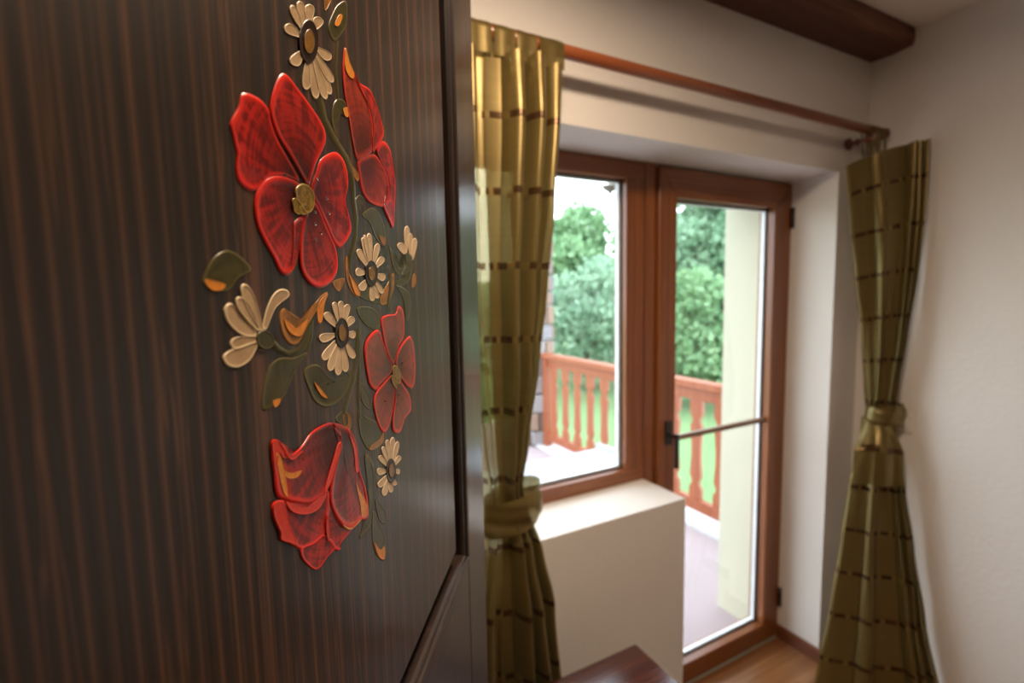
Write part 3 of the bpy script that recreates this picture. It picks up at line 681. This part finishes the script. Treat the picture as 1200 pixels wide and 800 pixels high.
def tie_band(parent, c, rx, ry, rot, z0, z1, tilt, seed):
    r = random.Random(seed); k = [r.uniform(0, 6.28) for _ in range(4)]
    def fn(s, t):
        a = 2*math.pi*s
        u, v = math.cos(a), math.sin(a)
        bulge = .004*math.sin(math.pi*t) + .003*math.sin(2*a+k[0]+t*7) + .0016*math.sin(t*15+k[1]+3*a)
        x, y = (rx+bulge)*u, (ry+bulge)*v
        X = c[0]+x*math.cos(rot)-y*math.sin(rot); Y = c[1]+x*math.sin(rot)+y*math.cos(rot)
        return (X, Y, z0+(z1-z0)*t + tilt*u + .004*math.sin(2*a+k[2]))
    return grid_mesh('tieback', fn, 64, 14, M['cloth'], parent, True, uvfn=lambda s, t: (s*.4, 1.93+.02*t))

# left curtain ---------------------------------------------------------------
lc = empty('curtain', (0, 0, 0))
tag(lc, 'olive gold satin curtain, gathered and tied, hanging between the painted door and window', 'curtain', 'tied curtains on the rod')
LT = 2.195
def X(px, py, Y=1.045): return at_y(px, py, Y).x
tabL = [(LT, .395, 1.075, X(664, 80), 1.075, .042, .004), (2.05, .395, 1.075, X(660, 140), 1.075, .056, .006), (1.85, .40, 1.075, X(650, 240), 1.075, .058, .010),
        (1.65, .41, 1.075, X(640, 330), 1.075, .056, .014), (1.45, .43, 1.075, X(632, 420), 1.075, .054, .018), (1.27, .455, 1.08, X(622, 500), 1.08, .042, .024),
        (1.15, .475, 1.085, X(614, 560), 1.085, .032, .032), (1.09, .470, 1.085, X(621, 590), 1.085, .030, .034), (.97, .445, 1.08, X(637, 640), 1.08, .036, .032),
        (.82, .42, 1.08, X(649, 690), 1.08, .066, .018), (.60, .41, 1.08, X(659, 780), 1.08, .072, .012), (.02, .39, 1.08, X(664, 790)+.03, 1.08, .072, .008)]
foldsL = [(0.0, .14, .9), (.14, .27, .6), (.27, .46, .12), (.46, .65, 1.15), (.65, .835, 1.1), (.835, 1.0, .9)]
curtain_cloth(lc, tabL, LT, .012, foldsL, .62, 4, .055, .012)
curtain_cloth(lc, tabL, LT-.004, .014, foldsL, .62, 4, .02, .0, (.33, .985), .014, 'back_layer')
for i, (tx, tw) in enumerate(((.425, .056), (.488, .058), (.550, .056), (.610, .054), (.680, .072))): tab_loop(lc, tx, tw, LT)
tie_band(lc, (.5465, 1.066), .083, .053, .0, 1.046, 1.135, .016, 2)
# right curtain --------------------------------------------------------------
rc = empty('curtain', (0, 0, 0))
tag(rc, 'olive gold satin curtain, knotted halfway down, hanging in the corner beside the balcony door', 'curtain', 'tied curtains on the rod')
RT = 2.178
def on_wall(px, py, X=2.268): q = at_x(px, py, X); return (q.x, q.y)
def L2(px, py, Y=1.075): q = at_y(px, py, Y); return (q.x, q.y)
tabR = []
for z, l, r_, amp, bul in ((RT, L2(991, 193), on_wall(1085, 172), .032, .004), (1.95, L2(996, 250), on_wall(1079, 250), .036, .008), (1.72, L2(1002, 320), on_wall(1071, 330, 2.262), .036, .014),
                           (1.45, L2(1009, 400), on_wall(1061, 400, 2.255), .034, .02), (1.25, L2(1012, 450), on_wall(1054, 455, 2.25), .022, .026), (1.13, L2(1014, 485), on_wall(1050, 490, 2.245), .02, .028),
                           (1.04, L2(1012, 515), on_wall(1052, 515, 2.25), .02, .028), (.85, L2(994, 585), on_wall(1058, 585, 2.255), .034, .022), (.60, L2(984, 655), on_wall(1068, 650, 2.262), .042, .018),
                           (.35, L2(973, 715), on_wall(1080, 715, 2.266), .046, .012), (.02, L2(954, 800), on_wall(1101, 800, 2.27), .048, .008)):
    tabR.append((z, l[0], l[1], r_[0], r_[1], amp, bul))
foldsR = [(0, .28, .25), (.28, .46, .9), (.46, .72, .2), (.72, .82, 1.0), (.82, .91, .95), (.91, 1.0, .9)]
curtain_cloth(rc, tabR, RT, .012, foldsR, .60, 9, .02, .006, sag=.085)
curtain_cloth(rc, tabR, RT-.004, .014, foldsR, .60, 9, .05, .0, (.02, .98), .010, 'back_layer', .085)
tab_loop(rc, 2.172, .038, RT-.01, -.10); tab_loop(rc, 2.128, .014, RT-.03, .0); tab_loop(rc, 2.21, .022, RT, .12)
tieC = ((tabR[5][1]+tabR[5][3])/2-.012, (tabR[5][2]+tabR[5][4])/2-.022)
tie_band(rc, tieC, .066, .046, -.55, 1.085, 1.165, .006, 5)
# loose end of the knot, falling in front of the cloth
def tailfn(s, t):
    z = 1.105 - .245*t
    l = Vector(L2(1016-20*min(1, t*2.2), 500)); r_ = Vector(on_wall(1050+4*t, 510, 2.235))
    p = l + (r_-l)*s; d = .046 + .012*math.sin(math.pi*s) + .010*abs(math.sin(2.5*math.pi*s))*(.4+.6*t)
    nrm = Vector((r_.y-l.y, -(r_.x-l.x))).normalized()
    return (p.x+nrm.x*d, p.y+nrm.y*d, z + .012*math.sin(s*5)*(1-t))
grid_mesh('knot_tail', tailfn, 60, 40, M['cloth'], rc, uvfn=lambda s, t: (.3+s*.2, 1.10+.02-.24*t*.7+.13))

# ------------------------------------------------------------------ bedside table
tb = empty('bedside_table', (0, 0, 0))
tag(tb, 'dark reddish-brown wooden bedside table with a polished top, in front of the sill wall', 'table')
TX0, TX1, TY0, TY1, TZ = .44, .884, .52, .975, .657
box('tabletop', (TX0, TY0, TZ-.028), (TX1, TY1, TZ), M['table'], tb, .006)
box('body', (TX0+.03, TY0+.03, .16), (TX1-.03, TY1-.02, TZ-.028), M['table'], tb, .002)
d1 = box('drawer', (TX0+.05, TY0+.014, .44), (TX1-.05, TY0+.031, .60), M['table'], tb, .004)
lathe('knob', [(.006, TY0+.015), (.006, TY0+.004), (.013, TY0-.004), (.012, TY0-.012), (.003, TY0-.016)], M['turned'], ((TX0+TX1)/2, 0, .52), 'Y', d1, 16)
d2 = box('cabinet_door', (TX0+.05, TY0+.014, .18), (TX1-.05, TY0+.031, .42), M['table'], tb, .004)
lathe('knob', [(.006, TY0+.015), (.006, TY0+.004), (.013, TY0-.004), (.012, TY0-.012), (.003, TY0-.016)], M['turned'], (TX0+.09, 0, .34), 'Y', d2, 16)
for lx in (TX0+.03, TX1-.075):
    for ly in (TY0+.03, TY1-.065): box('leg', (lx, ly, 0), (lx+.045, ly+.045, .162), M['table'], tb, .003)

# ------------------------------------------------------------------ fittings on the right wall, ceiling lamp
so_ = empty('wall_socket', (XR, .978, 1.09)); tag(so_, 'small white wall socket on the right wall, half hidden by the curtain', 'socket')
box('plate', (-.010, -.040, -.040), (.001, .040, .040), M['white'], so_, .006)
lathe('inset', [(.027, -.0125), (.030, -.0095), (.030, -.004)], M['white'], (0, 0, 0), 'X', so_, 24)
jc = lathe('junction_cover', [(.036, .001), (.036, -.0008), (.034, -.0012), (.032, -.0006), (.001, -.0006)], M['wall_r'], (0, 0, 0), 'X', None, 36)
jc.location = (XR, .947, 2.368)
tag(jc, 'round junction box cover painted over, high on the right wall', 'cover')
cl = empty('ceiling_lamp', (.42, .38, ZC)); tag(cl, 'round cream glass ceiling lamp above the bedside table', 'lamp')
lathe('base', [(.12, .0), (.12, -.018), (.11, -.022)], M['white'], (0, 0, 0), 'Z', cl)
mt, nt, b = new_mat('lamp_glass'); b.inputs['Base Color'].default_value = (.9, .85, .75, 1); M['lampglass'] = mt
lathe('lamp_shade', [(.10, -.022), (.135, -.035), (.14, -.055), (.12, -.075), (.07, -.090), (.001, -.094)], M['lampglass'], (0, 0, 0), 'Z', cl)
pl = bpy.data.lights.new('ceiling_lamp_offscreen', 'AREA'); pl.shape = 'DISK'; pl.size = .34; pl.energy = 23.0; pl.color = (1, .77, .55)
po = bpy.data.objects.new('ceiling_lamp_offscreen', pl); col.objects.link(po); po.location = (.42, .38, ZC-.11); po.parent = None

# ------------------------------------------------------------------ terrace, railing and pillar
tf = box_w('terrace_floor', (-2.5, W1-.21, -.16), (2.86, 5.6, -.004), M['terrace'])
box('kerb', (2.60, W1, -.006), (2.86, 5.6, .022), M['kerb'], tf, .004)
RX = 2.70
ra = empty('terrace_railing', (RX, 3.2, 0)); ra.location = (0, 0, 0)
tag(ra, 'orange-brown wooden terrace railing with flat cut-out balusters, ending at the stone pillar', 'railing')
box('top_rail', (RX-.05, 1.60, .965), (RX+.05, 4.40, 1.015), M['rail'], ra, .004)
box('under_rail', (RX-.018, 1.60, .88), (RX+.018, 4.40, .966), M['rail'], ra, .003)
box('bottom_rail', (RX-.025, 1.60, .085), (RX+.025, 4.40, .165), M['rail'], ra, .003)
hw = .052
side = [(0, hw), (.10, hw), (.14, hw*.98), (.17, hw*.62), (.195, hw*.55), (.22, hw*.66), (.245, hw*.9), (.30, hw*.86), (.42, hw*.70), (.54, hw*.70), (.66, hw*.86), (.72, hw*.92), (.745, hw*.66), (.77, hw*.55), (.795, hw*.62), (.83, hw*.98), (.88, hw), (1.0, hw)]
bz0, bz1 = .14, .91
prof = [(w, bz0+(bz1-bz0)*t) for t, w in side] + [(-w, bz0+(bz1-bz0)*t) for t, w in side[::-1]]
b0 = None; yb = 4.215
while yb > 1.62:
    if b0 is None:
        b0 = extrude_poly('baluster', prof, 'X', -.012, .012, M['rail'], ra)
        o = b0
    else:
        o = b0.copy(); col.objects.link(o)
    o.location = (RX, yb, 0); yb -= .2055
for yy in (4.355,): box('end_post', (RX-.035, yy-.04, 0.0), (RX+.035, yy+.04, 1.0), M['rail'], ra, .004)
stone = [plaster('pillar_stone_%s' % n, c, 14, .6) for n, c in (('grey', (.22, .205, .22)), ('brown', (.21, .155, .125)), ('pale', (.30, .28, .285)), ('rust', (.24, .16, .12)))]
ps = empty('stone_pillar', (2.70, 4.62, 0)); tag(ps, 'mottled grey and brown stone pillar at the end of the terrace railing', 'pillar')
lathe('mortar', [(.185, 0), (.185, 3.0)], stone[2], (0, 0, 0), 'Z', ps, 24)
rng = random.Random(11); z = .0
while z < 2.95:
    h = rng.uniform(.13, .22); n = rng.choice((6, 7, 8)); a0 = rng.random()*6
    for i in range(n):
        a = a0 + 2*math.pi*i/n; w = 2*math.pi*.2/n*.92
        bm = bmesh.new(); add_box(bm, (-.05, -w/2, 0), (.028+rng.uniform(0, .014), w/2, h-.014))
        es = list(bm.edges); bmesh.ops.bevel(bm, geom=es, offset=.016, segments=1, affect='EDGES')
        for v in bm.verts: v.co += Vector([rng.uniform(-.005, .005) for _ in range(3)])
        o = bm_obj('stone', bm, rng.choice(stone), ps)
        o.location = (.185*math.cos(a), .185*math.sin(a), z); o.rotation_euler = (0, 0, a)
    z += h
# small lamp under the outer lintel
ol = empty('porch_lamp', (1.47, 1.60, 2.092)); ol.location = (1.50, W1+.2, 2.125)
tag(ol, 'small dark pointed lamp hanging outside above the fixed window', 'lamp')
lathe('shade', [(.012, .012), (.052, .004), (.050, -.004), (.022, -.018), (.010, -.026), (.004, -.045), (.001, -.048)], plain('lamp_tin', (.20, .19, .16), .5), (0, 0, 0), 'Z', ol, 4)
box('arm', (-.008, -.202, .004), (.008, .008, .018), plain('lamp_arm', (.60, .56, .45), .6), ol, .002)

# ------------------------------------------------------------------ garden
def grass_mat():
    mt, nt, b = new_mat('lawn_grass'); co = coords(nt)
    v = noise(nt, co, 1.4, 4); w = noise(nt, co, 30, 3)
    c = mixc(nt, v, (.13, .23, .085), (.21, .31, .14)); c = mixc(nt, math_(nt, 'MULTIPLY', w, .5), c, (.07, .16, .03))
    nt.links.new(c, b.inputs['Base Color']); b.inputs['Roughness'].default_value = .9; bump(nt, b, w, .6, .03); return mt
M['grass'] = grass_mat()
bm = bmesh.new(); rng = random.Random(5); n = 40; V = []
for j in range(n+1):
    V.append([bm.verts.new((-30+70*i/n, 1.72+44*j/n, -.58+.015*math.sin(i*.7+j*.4)+rng.uniform(-.01, .01))) for i in range(n+1)])
for j in range(n):
    for i in range(n): bm.faces.new((V[j][i], V[j][i+1], V[j+1][i+1], V[j+1][i]))
tag(bm_obj('lawn', bm, M['grass'], None, True), 'bright green lawn sloping away beyond the terrace', 'lawn', kind='stuff')
def leaf_mat(name, a, b_):
    mt = bpy.data.materials.new(name); mt.use_nodes = True; nt = mt.node_tree; p = nt.nodes['Principled BSDF']; out = nt.nodes['Material Output']
    v = noise(nt, coords(nt), 2.6, 3); c = mixc(nt, ramp(nt, v, [(.35, (0, 0, 0)), (.65, (1, 1, 1))]), a, b_)
    nt.links.new(c, p.inputs['Base Color']); p.inputs['Roughness'].default_value = .6
    tl = nt.nodes.new('ShaderNodeBsdfTranslucent'); nt.links.new(c, tl.inputs[0]); mx = nt.nodes.new('ShaderNodeMixShader'); mx.inputs[0].default_value = .35
    nt.links.new(p.outputs[0], mx.inputs[1]); nt.links.new(tl.outputs[0], mx.inputs[2]); nt.links.new(mx.outputs[0], out.inputs[0]); return mt
LM = [leaf_mat('mid_green_leaves', (.17, .32, .15), (.30, .46, .24)), leaf_mat('pale_silver_green_leaves', (.27, .43, .29), (.39, .53, .38)), leaf_mat('deep_green_leaves', (.18, .32, .19), (.31, .46, .29))]
M['bark'] = plain('tree_bark', (.12, .085, .06), .9)
def tree(name, label, x, y, h, r, lm, seed, leafs=5200, size=.13, low=.25, upright=False, group='trees and shrubs beyond the railing'):
    t = empty(name, (x, y, -.55)); tag(t, label, 'tree' if 'tree' in name else 'shrub', group)
    R_ = np.random.RandomState(seed); zb = h*low
    bm = bmesh.new()
    def limb(p, q, r0, r1, n=7):
        ax = (q-p).normalized(); s = ax.orthogonal().normalized(); u = ax.cross(s)
        A = [bm.verts.new(p+(s*math.cos(2*math.pi*i/n)+u*math.sin(2*math.pi*i/n))*r0) for i in range(n)]
        B = [bm.verts.new(q+(s*math.cos(2*math.pi*i/n)+u*math.sin(2*math.pi*i/n))*r1) for i in range(n)]
        for i in range(n): bm.faces.new((A[i], A[(i+1) % n], B[(i+1) % n], B[i]))
    top = Vector((0, 0, h*.62)); limb(Vector((0, 0, 0)), top, .035*h*.6, .012*h)
    cl = []
    for i in range(16):
        a = R_.rand()*6.283; rr = r*math.sqrt(R_.rand())*.72; zz = zb + (h-zb)*(.12+.78*R_.rand())
        k = max(.35, 1-abs((zz-zb)/(h-zb)-.42)*.95); cl.append((rr*k*math.cos(a), rr*k*math.sin(a), zz, r*R_.uniform(.34, .52)))
        limb(Vector((0, 0, h*(.2+.4*R_.rand()))), Vector((rr*k*math.cos(a), rr*k*math.sin(a), zz)), .014*h*.5, .005*h, 5)
    bm_obj('trunk', bm, M['bark'], t)
    n = leafs; ci = R_.randint(0, len(cl), n); C = np.array(cl)[ci]
    d = R_.normal(size=(n, 3)); d /= np.linalg.norm(d, axis=1)[:, None]
    P0 = C[:, :3] + d*C[:, 3:4]*(.45+.55*R_.rand(n, 1)**.5); P0[:, 2] = np.clip(P0[:, 2], .06, h*1.04)
    ax = R_.normal(size=(n, 3)); ax[:, 2] = np.abs(ax[:, 2])*(1.5 if upright else .7) if upright else ax[:, 2]*.7-.15
    ax /= np.linalg.norm(ax, axis=1)[:, None]
    sd = np.cross(ax, R_.normal(size=(n, 3))); sd /= np.linalg.norm(sd, axis=1)[:, None]
    L = size*(.7+.6*R_.rand(n, 1)); Wd = L*(.22 if upright else .42)
    verts = np.stack([P0, P0+ax*L*.5+sd*Wd, P0+ax*L, P0+ax*L*.5-sd*Wd], 1).reshape(-1, 3)
    me = bpy.data.meshes.new('crown'); me.from_pydata(verts.tolist(), [], [(4*i, 4*i+1, 4*i+2, 4*i+3) for i in range(n)])
    o = link('crown', me, lm, t); o['kind'] = 'stuff'
    return t
tree('garden_tree', 'leafy mid-green tree behind the pale shrub seen through the fixed window', 7.9, 11.2, 4.4, 1.8, LM[0], 1, 14000, .19)
tree('garden_tree', 'mid-green tree rising behind the stone pillar', 4.4, 14.2, 4.3, 1.9, LM[0], 2, 11000, .21)
tree('pale_shrub', 'pale silver-green shrub with upright shoots beyond the stone pillar', 4.3, 8.9, 2.8, .95, LM[1], 3, 6000, .17, .06, True)
tree('pale_shrub', 'pale silver-green shrub seen over the railing through the fixed window', 6.7, 9.0, 2.85, 1.0, LM[1], 4, 6500, .17, .06, True)
tree('garden_tree', 'tall deep green tree seen through the balcony door', 10.7, 8.1, 5.3, 1.9, LM[2], 5, 13000, .18)
tree('green_shrub', 'soft green shrub below the tall tree seen through the balcony door', 7.5, 6.5, 2.5, 1.1, LM[0], 6, 6500, .13, .06)
tree('garden_tree', 'dense deep green tree standing behind the cream outer wall edge', 15.6, 10.2, 5.6, 2.2, LM[2], 7, 6000, .2)
tree('garden_tree', 'wide mid-green tree in the distance between the shrubs and the tall tree', 12.4, 13.0, 4.7, 2.0, LM[0], 8, 13000, .22)
tree('garden_tree', 'low green tree beyond the far end of the terrace', .6, 15.0, 3.6, 1.9, LM[0], 9, 5000, .2)
